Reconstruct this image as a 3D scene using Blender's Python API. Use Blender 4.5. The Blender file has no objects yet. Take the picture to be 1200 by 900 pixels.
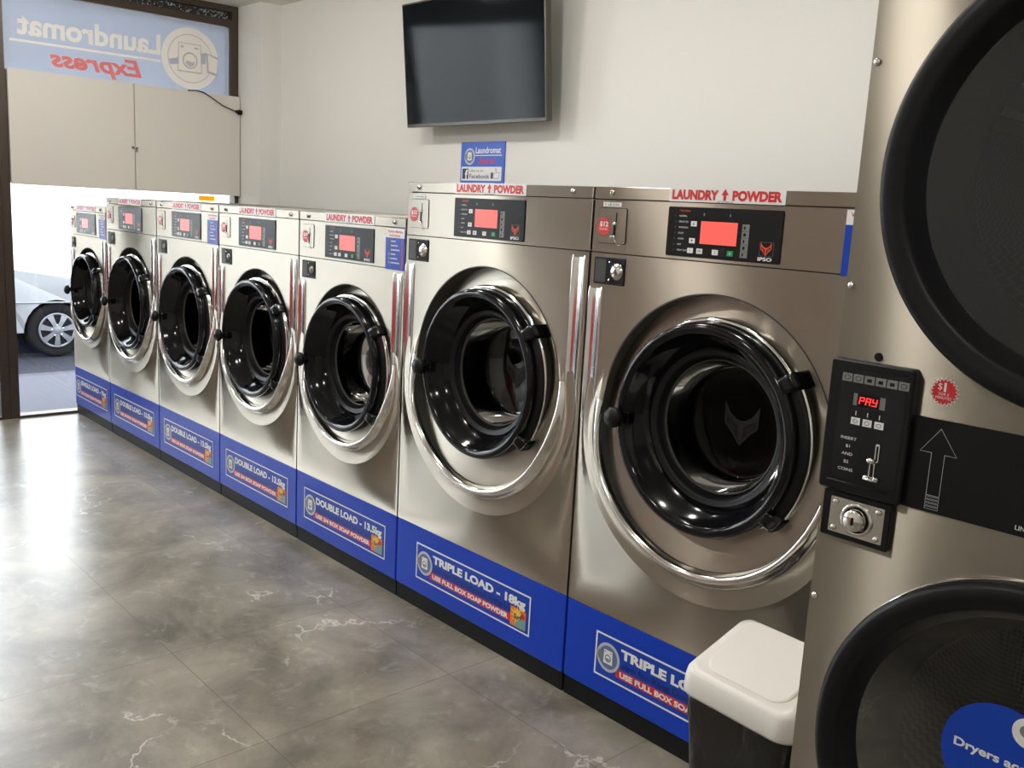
import bpy, math, random
from math import pi, sin, cos, radians as R
from mathutils import Matrix, Vector, noise
random.seed(4)
scene = bpy.context.scene
COL = scene.collection

# ------------------------------------------------------------------ camera, world, exposure
CAM = Vector((2.60266, -1.86637, 1.37742)); YAW, PIT, ROL = R(47.55256), R(-10.39083), R(3.07389); FPX = 1102.94
fw = Vector((-sin(YAW)*cos(PIT), cos(YAW)*cos(PIT), sin(PIT)))
rt = Vector((cos(YAW), sin(YAW), 0)); up = rt.cross(fw)
rt2 = rt*cos(ROL) + up*sin(ROL); up2 = -rt*sin(ROL) + up*cos(ROL)
cd = bpy.data.cameras.new('camera'); cam = bpy.data.objects.new('camera', cd); COL.objects.link(cam)
cam.matrix_world = Matrix(((rt2.x, up2.x, -fw.x, CAM.x), (rt2.y, up2.y, -fw.y, CAM.y), (rt2.z, up2.z, -fw.z, CAM.z), (0, 0, 0, 1)))
cd.sensor_width = 36; cd.lens = FPX*36/1200; cd.clip_start = .02; cd.clip_end = 300
scene.camera = cam
w = bpy.data.worlds.new('world'); scene.world = w; w.use_nodes = True
bg = w.node_tree.nodes['Background']; bg.inputs[0].default_value = (.90, .95, 1.0, 1); bg.inputs[1].default_value = 10.0
vs = scene.view_settings; vs.view_transform = 'Standard'; vs.look = 'None'; vs.gamma = 1; vs.exposure = 0.0; vs.use_curve_mapping = False
LAMPL = 74.0      # emission of the round ceiling lamps

# ------------------------------------------------------------------ materials
def srgb(r, g, b):
    f = lambda c: (c/255/12.92) if c/255 <= .04045 else ((c/255+.055)/1.055)**2.4
    return (f(r), f(g), f(b), 1)
def M(name, col, rough=.5, metal=0, spec=.5, emit=None, es=0, coat=0, noisy=0, bump=0, bscale=60, alpha=None):
    m = bpy.data.materials.new(name); m.use_nodes = True
    nt = m.node_tree; b = nt.nodes['Principled BSDF']
    b.inputs['Base Color'].default_value = col; b.inputs['Roughness'].default_value = rough
    b.inputs['Metallic'].default_value = metal; b.inputs['Specular IOR Level'].default_value = spec
    if coat: b.inputs['Coat Weight'].default_value = coat; b.inputs['Coat Roughness'].default_value = .05
    if emit: b.inputs['Emission Color'].default_value = emit; b.inputs['Emission Strength'].default_value = es
    tc = nt.nodes.new('ShaderNodeTexCoord')
    n = nt.nodes.new('ShaderNodeTexNoise'); n.inputs['Scale'].default_value = bscale if bump else 9
    nt.links.new(tc.outputs['Object'], n.inputs['Vector'])
    if noisy:
        n2 = nt.nodes.new('ShaderNodeTexNoise'); n2.inputs['Scale'].default_value = 3.1; n2.inputs['Detail'].default_value = 5
        nt.links.new(tc.outputs['Object'], n2.inputs['Vector'])
        mx = nt.nodes.new('ShaderNodeMix'); mx.data_type = 'RGBA'
        mx.inputs[6].default_value = tuple(c*(1-noisy) for c in col[:3])+(1,); mx.inputs[7].default_value = tuple(min(1, c*(1+noisy)) for c in col[:3])+(1,)
        nt.links.new(n2.outputs['Fac'], mx.inputs[0]); nt.links.new(mx.outputs[2], b.inputs['Base Color'])
    if bump:
        bp = nt.nodes.new('ShaderNodeBump'); bp.inputs['Strength'].default_value = bump; bp.inputs['Distance'].default_value = .002
        nt.links.new(n.outputs['Fac'], bp.inputs['Height']); nt.links.new(bp.outputs[0], b.inputs['Normal'])
    return m
def steel(name, col, rough, aniso, wave=.0):
    """brushed sheet: grain along x, so highlights stretch upright"""
    m = bpy.data.materials.new(name); m.use_nodes = True; nt = m.node_tree; nt.nodes.clear()
    out = nt.nodes.new('ShaderNodeOutputMaterial'); b = nt.nodes.new('ShaderNodeBsdfAnisotropic'); nt.links.new(b.outputs[0], out.inputs[0])
    b.inputs['Color'].default_value = col; b.inputs['Anisotropy'].default_value = aniso
    c = nt.nodes.new('ShaderNodeCombineXYZ'); c.inputs[0].default_value = 1; nt.links.new(c.outputs[0], b.inputs['Tangent'])
    tc = nt.nodes.new('ShaderNodeTexCoord'); mp = nt.nodes.new('ShaderNodeMapping')
    mp.inputs['Scale'].default_value = (1.2, 40, 200)
    nt.links.new(tc.outputs['Object'], mp.inputs[0])
    n = nt.nodes.new('ShaderNodeTexNoise'); n.inputs['Scale'].default_value = 2; n.inputs['Detail'].default_value = 3
    nt.links.new(mp.outputs[0], n.inputs['Vector'])
    mr = nt.nodes.new('ShaderNodeMapRange'); mr.inputs['To Min'].default_value = rough*.96; mr.inputs['To Max'].default_value = rough*1.05
    nt.links.new(n.outputs['Fac'], mr.inputs[0]); nt.links.new(mr.outputs[0], b.inputs['Roughness'])
    if wave:                                   # sheet metal is never quite flat
        n3 = nt.nodes.new('ShaderNodeTexNoise'); n3.inputs['Scale'].default_value = 2.6; n3.inputs['Detail'].default_value = 0
        oi = nt.nodes.new('ShaderNodeObjectInfo'); va = nt.nodes.new('ShaderNodeVectorMath'); va.operation = 'ADD'
        nt.links.new(tc.outputs['Object'], va.inputs[0]); nt.links.new(oi.outputs['Location'], va.inputs[1]); nt.links.new(va.outputs[0], n3.inputs['Vector'])
        bp = nt.nodes.new('ShaderNodeBump'); bp.inputs['Strength'].default_value = wave; bp.inputs['Distance'].default_value = .012
        nt.links.new(n3.outputs['Fac'], bp.inputs['Height']); nt.links.new(bp.outputs[0], b.inputs['Normal'])
    return m
STEEL = steel('brushed_steel', (.39, .355, .298, 1), .31, .76, wave=.45)
DSTEEL = steel('dryer_steel', (.35, .315, .262, 1), .30, .82, wave=.7)
POLISH = M('polished_steel', (.72, .70, .66, 1), .13, 1)
CHROME = M('chrome', (.82, .81, .79, 1), .08, 1)
DARKMETAL = M('dark_grey_side_metal', srgb(70, 68, 64), .45, .3)
BLACK = M('black_plastic', (.008, .008, .009, 1), .36, spec=.2)
GLOSSB = M('glossy_black_plastic', (.004, .004, .005, 1), .09, spec=.32)
MATB = M('matt_black_kick', (.008, .008, .008, 1), .55, spec=.15)
DARKTONE = M('gap_and_dark_reflection', (.03, .03, .024, 1), .5)  # dark tone for the seam gap and for dark reflections painted on dish walls
BLUE = M('blue_enamel', srgb(20, 62, 180), .28, noisy=.04, spec=.22)
BLUE2 = M('blue_print', srgb(26, 66, 172), .3, spec=.22)
NAVY = M('navy_print', srgb(14, 26, 84), .4)
WHITE = M('white_print', srgb(232, 232, 230), .4)
RED = M('red_print', srgb(200, 34, 34), .4)
STICKW = M('white_sticker', srgb(226, 226, 224), .35)
SCREEN = M('salmon_lit_screen', srgb(60, 15, 12), .3, emit=srgb(255, 96, 84), es=1.0)
GREEN = M('green_button', srgb(20, 140, 80), .4)
GREYP = M('grey_print', srgb(120, 122, 120), .4)
FOXRED = M('orange_red_print', srgb(224, 74, 46), .4)
DISP = M('black_display_film', (.010, .010, .010, 1), .3, spec=.16)
SILVERP = M('silver_print', srgb(190, 192, 196), .35)
BGREY = M('blue_grey_print', srgb(92, 110, 150), .35)
ORANGE = M('orange_print', srgb(226, 120, 40), .4)
YELLOW = M('yellow_print', srgb(236, 196, 70), .4)
TEAL = M('teal_print', srgb(110, 160, 150), .4)
WALLM = M('white_wall_paint', srgb(226, 225, 220), .6, noisy=.012, bump=.05, bscale=180)
CEILM = M('ceiling_paint', srgb(228, 226, 220), .7)
FRAMEM = M('bronze_aluminium', srgb(72, 62, 54), .4, .35)
BOARD = M('pale_grey_board', srgb(214, 210, 202), .55, noisy=.015)
BINW = M('white_bin_plastic', srgb(226, 222, 214), .3, noisy=.01)
REDCH = M('red_chair_plastic', srgb(190, 20, 28), .35)
LEDR = M('red_led', srgb(60, 0, 0), .3, emit=(1, .03, .03, 1), es=2.2)
LAMPM = M('downlight_diffuser', (1, 1, 1, 1), .5, emit=(1, .97, .92, 1), es=LAMPL)
LAMPB = M('downlight_rim', srgb(235, 235, 232), .5)
TVB = M('tv_bezel', srgb(92, 88, 82), .28, .85)
TVS = M('tv_glass', (.006, .008, .010, 1), .07, spec=.12)
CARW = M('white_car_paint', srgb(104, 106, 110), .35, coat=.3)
TYRE = M('tyre_rubber', (.006, .006, .007, 1), .8, spec=.1)
ALLOY = M('silver_hubcap', srgb(96, 98, 104), .4, .3)
CARDARK = M('dark_wheel_arch', (.006, .006, .007, 1), .8, spec=.1)
CARGL = M('car_glass', (.75, .78, .8, 1), .12, .9)

def glassmat(name, tint, gl):
    m = bpy.data.materials.new(name); m.use_nodes = True; nt = m.node_tree; nt.nodes.clear()
    o = nt.nodes.new('ShaderNodeOutputMaterial'); mx = nt.nodes.new('ShaderNodeMixShader')
    t = nt.nodes.new('ShaderNodeBsdfTransparent'); t.inputs[0].default_value = tint
    g = nt.nodes.new('ShaderNodeBsdfGlossy'); g.inputs['Roughness'].default_value = .03
    f = nt.nodes.new('ShaderNodeFresnel'); f.inputs[0].default_value = gl
    nt.links.new(f.outputs[0], mx.inputs[0]); nt.links.new(t.outputs[0], mx.inputs[1]); nt.links.new(g.outputs[0], mx.inputs[2]); nt.links.new(mx.outputs[0], o.inputs[0])
    return m
GLASS = glassmat('door_glass', (.30, .31, .29, 1), 1.27)
SMOKE = glassmat('smoked_dryer_glass', (.45, .45, .43, 1), 1.6)
WGLASS = glassmat('window_glass', (.95, .96, .96, 1), 1.45)
def filmmat(name, col, k=.8):
    m = bpy.data.materials.new(name); m.use_nodes = True; nt = m.node_tree; nt.nodes.clear()
    o = nt.nodes.new('ShaderNodeOutputMaterial'); mx = nt.nodes.new('ShaderNodeMixShader')
    a = nt.nodes.new('ShaderNodeBsdfTranslucent'); a.inputs[0].default_value = col
    p = nt.nodes.new('ShaderNodeBsdfPrincipled'); p.inputs['Base Color'].default_value = col; p.inputs['Roughness'].default_value = .22
    mx.inputs[0].default_value = 1-k
    nt.links.new(a.outputs[0], mx.inputs[1]); nt.links.new(p.outputs[0], mx.inputs[2]); nt.links.new(mx.outputs[0], o.inputs[0])
    return m
FILMB = filmmat('blue_window_film', srgb(196, 206, 222), .22)
FILMW = filmmat('cream_window_film', srgb(250, 246, 240), .08)
FILMR = filmmat('red_window_film', srgb(236, 130, 128), .08)
FILMG = filmmat('grey_window_film', srgb(196, 196, 200), .08)

def floor_mat():
    m = bpy.data.materials.new('grey_stone_tile'); m.use_nodes = True; nt = m.node_tree; b = nt.nodes['Principled BSDF']; L = nt.links.new
    tc = nt.nodes.new('ShaderNodeTexCoord')
    def tex(scale, detail, dist=0, rough=.55):
        n = nt.nodes.new('ShaderNodeTexNoise'); n.inputs['Scale'].default_value = scale; n.inputs['Detail'].default_value = detail
        n.inputs['Distortion'].default_value = dist; n.inputs['Roughness'].default_value = rough; L(tc.outputs['Object'], n.inputs['Vector']); return n
    def math_(op, a, b_=None, c=None):
        n = nt.nodes.new('ShaderNodeMath'); n.operation = op
        for i, v in enumerate((a, b_, c)):
            if v is None: continue
            if isinstance(v, (int, float)): n.inputs[i].default_value = v
            else: L(v, n.inputs[i])
        return n.outputs[0]
    sep = nt.nodes.new('ShaderNodeSeparateXYZ'); L(tc.outputs['Object'], sep.inputs[0])
    # tile grid 0.6 m, joints through (-0.03, -0.80)
    def tile(o, off):
        v = math_('ADD', o, off); v = math_('DIVIDE', v, .6); fl = math_('FLOOR', v); fr = math_('SUBTRACT', v, fl)
        d = math_('MINIMUM', fr, math_('SUBTRACT', 1.0, fr)); return fl, math_('LESS_THAN', d, .0022)
    ix, lx = tile(sep.outputs[0], 60.03); iy, ly = tile(sep.outputs[1], 60.80)
    line = math_('MAXIMUM', lx, ly)
    cmb = nt.nodes.new('ShaderNodeCombineXYZ'); L(ix, cmb.inputs[0]); L(iy, cmb.inputs[1])
    wn = nt.nodes.new('ShaderNodeTexWhiteNoise'); L(cmb.outputs[0], wn.inputs['Vector'])
    base = nt.nodes.new('ShaderNodeValToRGB'); L(tex(2.6, 10, .45, .66).outputs['Fac'], base.inputs[0])
    base.color_ramp.elements[0].position = .34; base.color_ramp.elements[0].color = (.085, .072, .053, 1)
    base.color_ramp.elements[1].position = .70; base.color_ramp.elements[1].color = (.33, .292, .232, 1)
    # veins
    wp = nt.nodes.new('ShaderNodeMix'); wp.data_type = 'VECTOR'; wp.inputs[0].default_value = .30
    L(tc.outputs['Object'], wp.inputs[4]); L(tex(3.2, 6, 0, .6).outputs['Color'], wp.inputs[5])
    vo = nt.nodes.new('ShaderNodeTexVoronoi'); vo.feature = 'DISTANCE_TO_EDGE'; vo.inputs['Scale'].default_value = 2.1; L(wp.outputs[1], vo.inputs['Vector'])
    vein = nt.nodes.new('ShaderNodeMapRange'); vein.inputs['From Min'].default_value = 0; vein.inputs['From Max'].default_value = .009
    vein.inputs['To Min'].default_value = 1; vein.inputs['To Max'].default_value = 0; L(vo.outputs['Distance'], vein.inputs[0])
    msk = nt.nodes.new('ShaderNodeMapRange'); msk.inputs['From Min'].default_value = .50; msk.inputs['From Max'].default_value = .58; L(tex(2.4, 3).outputs['Fac'], msk.inputs[0])
    vf = math_('MULTIPLY', math_('MULTIPLY', vein.outputs[0], msk.outputs[0]), .75)
    m1 = nt.nodes.new('ShaderNodeMix'); m1.data_type = 'RGBA'; L(vf, m1.inputs[0]); L(base.outputs[0], m1.inputs[6]); m1.inputs[7].default_value = (.66, .62, .55, 1)
    sp = nt.nodes.new('ShaderNodeMapRange'); sp.inputs['From Min'].default_value = .55; sp.inputs['From Max'].default_value = .72; L(tex(13, 10, .6, .7).outputs['Fac'], sp.inputs[0])
    m1b = nt.nodes.new('ShaderNodeMix'); m1b.data_type = 'RGBA'; L(math_('MULTIPLY', sp.outputs[0], .42), m1b.inputs[0]); L(m1.outputs[2], m1b.inputs[6]); m1b.inputs[7].default_value = (.5, .47, .42, 1)
    hs = nt.nodes.new('ShaderNodeHueSaturation'); L(m1b.outputs[2], hs.inputs['Color']); L(math_('MULTIPLY_ADD', wn.outputs['Value'], .16, .92), hs.inputs['Value'])
    m2 = nt.nodes.new('ShaderNodeMix'); m2.data_type = 'RGBA'; L(math_('MULTIPLY', line, .75), m2.inputs[0]); L(hs.outputs[0], m2.inputs[6]); m2.inputs[7].default_value = (.05, .045, .04, 1)
    L(m2.outputs[2], b.inputs['Base Color'])
    b.inputs['Roughness'].default_value = .29; b.inputs['Specular IOR Level'].default_value = .75
    return m
FLOORM = floor_mat()
PATHM = M('pale_footpath_concrete', (.050, .051, .064, 1), .8, spec=.1, noisy=.08, bump=.3, bscale=40)
ROADM = M('dark_asphalt', (.014, .015, .020, 1), .85, spec=.1, noisy=.12, bump=.5, bscale=90)
KERBM = M('kerb_concrete', (.04, .04, .05, 1), .85, spec=.1, noisy=.06)
PALEB = M('pale_building_render', srgb(240, 240, 240), .8, noisy=.02)
def drum_mat():
    m = M('perforated_drum_steel', (.20, .20, .19, 1), .35, .9); nt = m.node_tree; b = nt.nodes['Principled BSDF']; L = nt.links.new
    uv = nt.nodes.new('ShaderNodeUVMap'); br = nt.nodes.new('ShaderNodeTexVoronoi'); br.inputs['Randomness'].default_value = 0; br.inputs['Scale'].default_value = 90
    L(uv.outputs[0], br.inputs['Vector'])
    lt = nt.nodes.new('ShaderNodeMath'); lt.operation = 'LESS_THAN'; lt.inputs[1].default_value = .33; L(br.outputs['Distance'], lt.inputs[0])
    mx = nt.nodes.new('ShaderNodeMix'); mx.data_type = 'RGBA'; L(lt.outputs[0], mx.inputs[0]); mx.inputs[6].default_value = (.22, .22, .21, 1); mx.inputs[7].default_value = (.004, .004, .004, 1)
    L(mx.outputs[2], b.inputs['Base Color']); return m
DRUM = drum_mat(); DARKDRUM = M('dark_drum_steel', (.03, .03, .028, 1), .4, .6)
def bag_mat():
    m = M('black_bin_liner', (.012, .011, .010, 1), .25); nt = m.node_tree; b = nt.nodes['Principled BSDF']; L = nt.links.new
    tc = nt.nodes.new('ShaderNodeTexCoord'); mp = nt.nodes.new('ShaderNodeMapping'); mp.inputs['Scale'].default_value = (1, 1, .45); mp.inputs['Rotation'].default_value = (0, .7, .3)
    L(tc.outputs['Object'], mp.inputs[0]); n = nt.nodes.new('ShaderNodeTexNoise'); n.inputs['Scale'].default_value = 10; n.inputs['Detail'].default_value = 3; n.inputs['Distortion'].default_value = 1.1
    L(mp.outputs[0], n.inputs['Vector']); bp = nt.nodes.new('ShaderNodeBump'); bp.inputs['Strength'].default_value = .9; bp.inputs['Distance'].default_value = .02
    L(n.outputs['Fac'], bp.inputs['Height']); L(bp.outputs[0], b.inputs['Normal']); return m
BAG = bag_mat()

# ------------------------------------------------------------------ mesh helpers
class MB:
    def __init__(s): s.v = []; s.f = []; s.fm = []; s.sm = []; s.mats = []; s.uv = None
    def mi(s, m):
        if m not in s.mats: s.mats.append(m)
        return s.mats.index(m)
    def add(s, vs, fs, m, smooth=False):
        b = len(s.v); s.v += [tuple(v) for v in vs]; k = s.mi(m)
        for f in fs: s.f.append([b+i for i in f]); s.fm.append(k); s.sm.append(smooth)
        return s
    def box(s, x0, x1, y0, y1, z0, z1, m, bev=0):
        if bev:
            b = bev; return s.plate(rrect(x0, z0, x1, z1, b, 3), y0, y1, m, ch=b*.5)
        vs = [(x, y, z) for x in (x0, x1) for y in (y0, y1) for z in (z0, z1)]
        return s.add(vs, [(0, 1, 3, 2), (4, 6, 7, 5), (0, 4, 5, 1), (2, 3, 7, 6), (0, 2, 6, 4), (1, 5, 7, 3)], m)
    def poly(s, pts, y, m):        # flat decal seen from -y
        return s.add([(x, y, z) for x, z in pts], [list(range(len(pts)))], m)
    def plate(s, pts, y0, y1, m, ch=0):   # prism, front face y0 (towards -y), optional chamfer
        n = len(pts); cx = sum(p[0] for p in pts)/n; cz = sum(p[1] for p in pts)/n
        if ch:
            inn = inset(pts, ch)
            vs = [(x, y0, z) for x, z in inn] + [(x, y0+ch, z) for x, z in pts] + [(x, y1, z) for x, z in pts]
            fs = [list(range(n)), list(range(3*n-1, 2*n-1, -1))]
            for r in range(2):
                for i in range(n):
                    j = (i+1) % n; fs.append((r*n+i, (r+1)*n+i, (r+1)*n+j, r*n+j))
        else:
            vs = [(x, y0, z) for x, z in pts] + [(x, y1, z) for x, z in pts]
            fs = [list(range(n)), list(range(2*n-1, n-1, -1))] + [(i, n+i, n+(i+1) % n, (i+1) % n) for i in range(n)]
        return s.add(vs, fs, m)
    def lathe(s, prof, cx, cz, m, n=72, smooth=True, a0=0, a1=2*pi, cap=False):   # profile of (r, y) around the y axis
        full = abs(a1-a0-2*pi) < 1e-6; k = n if full else n+1; vs = []; fs = []
        for r, y in prof:
            for i in range(k):
                a = a0+(a1-a0)*i/n; vs.append((cx+r*cos(a), y, cz+r*sin(a)))
        for p in range(len(prof)-1):
            for i in range(n):
                j = (i+1) % k; fs.append((p*k+i, (p+1)*k+i, (p+1)*k+j, p*k+j))
        if cap and not full:
            fs.append([p*k for p in range(len(prof))][::-1]); fs.append([p*k+n for p in range(len(prof))])
        return s.add(vs, fs, m, smooth)
    def tube(s, pts, r, m, n=8):
        pts = [Vector(p) for p in pts]; vs = []; fs = []
        for i, p in enumerate(pts):
            t = (pts[min(i+1, len(pts)-1)]-pts[max(i-1, 0)]).normalized()
            a = t.cross(Vector((0, 0, 1)) if abs(t.z) < .9 else Vector((1, 0, 0))).normalized(); b = t.cross(a)
            for k in range(n): vs.append(p+(a*cos(2*pi*k/n)+b*sin(2*pi*k/n))*r)
        for i in range(len(pts)-1):
            for k in range(n): fs.append((i*n+k, i*n+(k+1) % n, (i+1)*n+(k+1) % n, (i+1)*n+k))
        fs.append(list(range(n))[::-1]); fs.append([(len(pts)-1)*n+k for k in range(n)])
        return s.add(vs, fs, m, True)
    def ball(s, c, rx, ry, rz, m, n=16):
        vs = []; fs = []
        for i in range(n//2+1):
            t = pi*i/(n//2)
            for j in range(n): vs.append((c[0]+rx*sin(t)*cos(2*pi*j/n), c[1]+ry*cos(t), c[2]+rz*sin(t)*sin(2*pi*j/n)))
        for i in range(n//2):
            for j in range(n): fs.append((i*n+j, i*n+(j+1) % n, (i+1)*n+(j+1) % n, (i+1)*n+j))
        return s.add(vs, fs, m, True)
    def text(s, t, x, z, y, m, w=None, h=None, bold=.0, align='l', shear=0, mapf=None, sp=1.0):
        P, F, W, H = text_mesh(t, bold, shear, sp)
        sz = h/H if h else w/W; sx = w/W if w else sz
        ox = x - (0 if align == 'l' else W*sx/2 if align == 'c' else W*sx)
        vs = [(ox+px*sx, y, z+pz*sz) for px, pz in P]
        if mapf: vs = [mapf(*v) for v in vs]
        return s.add(vs, F, m)
    def build(s, name, parent=None, loc=None):
        me = bpy.data.meshes.new(name); me.from_pydata(s.v, [], s.f)
        for m in s.mats: me.materials.append(m)
        me.polygons.foreach_set('material_index', s.fm); me.polygons.foreach_set('use_smooth', s.sm); me.update()
        o = bpy.data.objects.new(name, me); COL.objects.link(o)
        if parent: o.parent = parent
        if loc: o.location = loc
        return o
def inset(pts, d):
    n = len(pts); out = []
    for i in range(n):
        p0, p, p1 = pts[i-1], pts[i], pts[(i+1) % n]
        e0 = Vector((p[0]-p0[0], p[1]-p0[1])); e1 = Vector((p1[0]-p[0], p1[1]-p[1]))
        n0 = Vector((-e0.y, e0.x)); n1 = Vector((-e1.y, e1.x)); q = n0.normalized()+n1.normalized()
        q = q.normalized() if q.length > 1e-9 else Vector((0, 0)); out.append((p[0]+q.x*d, p[1]+q.y*d))
    return out
def rrect(x0, z0, x1, z1, r, k=4):
    out = []
    for cx, cz, a in ((x1-r, z0+r, -pi/2), (x1-r, z1-r, 0), (x0+r, z1-r, pi/2), (x0+r, z0+r, pi)):
        for i in range(k+1): t = a+pi/2*i/k; out.append((cx+r*cos(t), cz+r*sin(t)))
    return out
def circ(cx, cz, r, n=32, rz=None): return [(cx+r*cos(2*pi*i/n), cz+(rz or r)*sin(2*pi*i/n)) for i in range(n)]
def star(cx, cz, r0, r1, n): return [(cx+(r0 if i % 2 else r1)*cos(pi*i/n+pi/2), cz+(r0 if i % 2 else r1)*sin(pi*i/n+pi/2)) for i in range(2*n)]
_tc = {}
def text_mesh(t, bold, shear, sp):
    k = (t, bold, shear, sp)
    if k not in _tc:
        c = bpy.data.curves.new('t', 'FONT'); c.body = t; c.size = 1; c.offset = bold; c.shear = shear; c.resolution_u = 3; c.fill_mode = 'FRONT'; c.space_character = sp
        o = bpy.data.objects.new('t', c); COL.objects.link(o); bpy.context.view_layer.update()
        me = bpy.data.meshes.new_from_object(o.evaluated_get(bpy.context.evaluated_depsgraph_get()))
        P = [(v.co.x, v.co.y) for v in me.vertices]; F = [list(p.vertices) for p in me.polygons]
        nz = sum(p.normal.z*p.area for p in me.polygons)
        if nz < 0: F = [f[::-1] for f in F]
        x0 = min(p[0] for p in P); W = max(p[0] for p in P)-x0
        cap = .72 if any(ch.isupper() or ch.isdigit() for ch in t) else .54
        P = [(p[0]-x0, p[1]) for p in P]
        bpy.data.objects.remove(o); bpy.data.curves.remove(c); bpy.data.meshes.remove(me)
        _tc[k] = (P, F, W, cap)
    return _tc[k]
def tag(o, label=None, cat=None, group=None, kind=None):
    if label: o['label'] = label
    if cat: o['category'] = cat
    if group: o['group'] = group
    if kind: o['kind'] = kind
    return o
def empty(name, loc, label=None, cat=None, group=None):
    o = bpy.data.objects.new(name, None); COL.objects.link(o); o.location = loc; o.empty_display_size = .1
    return tag(o, label, cat, group)
def copy_tree(o, parent=None):
    c = o.copy(); COL.objects.link(c); c.parent = parent
    for ch in list(o.children): copy_tree(ch, c)
    return c

# ------------------------------------------------------------------ the room
XW = -3.468; YB = 1.22; YP = 1.075; XP = -3.135; YF = -3.6; XR = 5.2; HC = 2.585
def sbox(name, x0, x1, y0, y1, z0, z1, m, **k): return tag(MB().box(x0, x1, y0, y1, z0, z1, m, **k).build(name), kind='structure')
sbox('floor', XW-.03, XR, YF, YB+.1, -.12, 0, FLOORM)
sbox('ceiling', XW-.15, XR+.1, YF-.1, YB+.1, HC, HC+.1, CEILM)
sbox('wall_back', XP, XR, YB, YB+.1, 0, HC, WALLM)
sbox('wall_left', XW-.06, XP, YP, YB+.1, 0, HC, WALLM)       # the nib beside the shop window
sbox('wall_right', XR, XR+.1, YF, YB+.1, 0, HC, WALLM)
sbox('wall_front', XW, XR, YF-.1, YF, 0, HC, WALLM)
def window(name, y0, y1, z0, z1, jl, jr, zb, zt, glass=True):
    f = MB()
    f.box(XW-.05, XW+.03, y0, y0+jl, z0, z1, FRAMEM); f.box(XW-.05, XW+.03, y1-jr, y1, z0, z1, FRAMEM)
    f.box(XW-.05, XW+.03, y0+jl, y1-jr, z0, z0+zb, FRAMEM)
    if zt: f.box(XW-.05, XW+.03, y0+jl, y1-jr, z1-zt, z1, FRAMEM)
    o = tag(f.build(name), kind='structure')
    g = MB().box(XW-.012, XW-.006, y0+jl, y1-jr, z0+zb, z1-zt, WGLASS).build('window_glass', o)
    return o
window('window_1', -.372, YP-.002, 0.0, 2.015, .048, .026, .014, .0)
window('window_2', -2.35, -.374, 0.0, 2.46, .05, .05, .014, .05)
window('window_3', -3.598, -2.352, 0.0, 2.46, .05, .05, .014, .05)
# transom above: dark head frame with a thin dark strip over it, glints painted on
t = MB(); t.box(XW-.05, XW+.03, -.372, YP-.002, 2.452, 2.497, FRAMEM); t.box(XW-.05, XW+.03, -.372, YP-.002, 2.548, HC-.001, FRAMEM)
t.box(XW-.05, XW+.03, 1.018, YP-.002, 2.016, 2.452, FRAMEM); t.box(XW-.05, XW+.03, 1.03, YP-.002, 2.497, 2.548, FRAMEM)
t.box(XW-.05, XW+.03, -.372, -.33, 2.016, 2.452, FRAMEM)
tag(t.build('trim_1'), kind='structure')
tag(MB().box(XW-.05, XW+.03, -3.598, -.374, 2.461, HC-.001, FRAMEM).build('trim_2'), kind='structure')
g = MB(); g.box(XW-.03, XW-.02, -.33, 1.03, 2.497, 2.548, M('dark_transom_strip', (.02, .02, .02, 1), .5))
glint_m = M('painted_glint', srgb(200, 205, 210), .3)
for k in range(150):  # pale specks imitate glittering reflections in the strip
    y = .25+.77*random.random()**.6; z = 2.503+.04*random.random(); s_ = .002+.005*random.random()
    g.box(XW-.020, XW-.018, y, y+s_, z, z+s_, glint_m)
tag(g.build('trim_3'), kind='structure')

# shop sign film on the transom glass, mirrored as read from inside
sg = empty('shop_sign', (XW, .345, 2.017), 'pale blue translucent window sign reading Laundromat Express backwards above the grey cupboard boards', 'sign')
def fl(x, y, z): return (y, -x, z)       # decal plane -> plane facing +x, x' = -y (mirrored when read from inside)
f = MB(); y0, y1, z0, z1 = -.328, 1.016, 2.018, 2.450
def sp2(pts, x, m):      # pts are (world y, z) in any order; faces +x
    a = sum(pts[i][0]*pts[(i+1) % len(pts)][1]-pts[(i+1) % len(pts)][0]*pts[i][1] for i in range(len(pts)))
    if a < 0: pts = pts[::-1]
    f.add([(x-XW, y-.345, z-2.017) for y, z in pts], [list(range(len(pts)))], m)
f.add([(x-XW, y-.345, z-2.017) for x in (XW-.004, XW) for y in (y0, y1) for z in (z0, z1)], [(0, 1, 3, 2), (4, 6, 7, 5), (0, 4, 5, 1), (2, 3, 7, 6), (0, 2, 6, 4), (1, 5, 7, 3)], FILMB)
f.build('film', sg)
f = MB(); sp2([(.569, 2.176), (-.29, 2.176), (-.29, 2.190), (.569, 2.190)], XW+.001, FILMW)
mp_ = lambda x, y, z: (.001, .57-x-.345, z-2.017)
def ftext(t, x, z, w, h, m, **k):
    n0 = len(f.f); f.text(t, x, z, 0, m, w=w, h=h, mapf=mp_, **k)
    for i in range(n0, len(f.f)): pass
ftext('Laundromat', 0, 2.222, .82, .118, FILMW, bold=.03)
ftext('Express', .12, 2.068, .53, .095, FILMR, bold=.03, shear=.25)
f.build('lettering', sg)
f = MB(); cy, cz = .762, 2.223
sp2(circ(cy, cz, .188, 48), XW+.001, FILMW); sp2(circ(cy, cz, .148, 48), XW+.0015, FILMG)
sp2(circ(cy, cz, .144, 48), XW+.002, FILMW); sp2([(cy+.10, cz+.05), (cy+.185, cz+.03), (cy+.18, cz-.09), (cy+.11, cz-.07)], XW+.0026, FILMG)
sp2([(cy+.115, cz+.04), (cy+.18, cz+.02), (cy+.175, cz-.07), (cy+.12, cz-.06)], XW+.003, FILMW)
sp2([(cy-.142, cz-.02), (cy+.10, cz+.05), (cy+.10, cz-.02), (cy-.13, cz-.05)], XW+.0026, FILMB)
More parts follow.
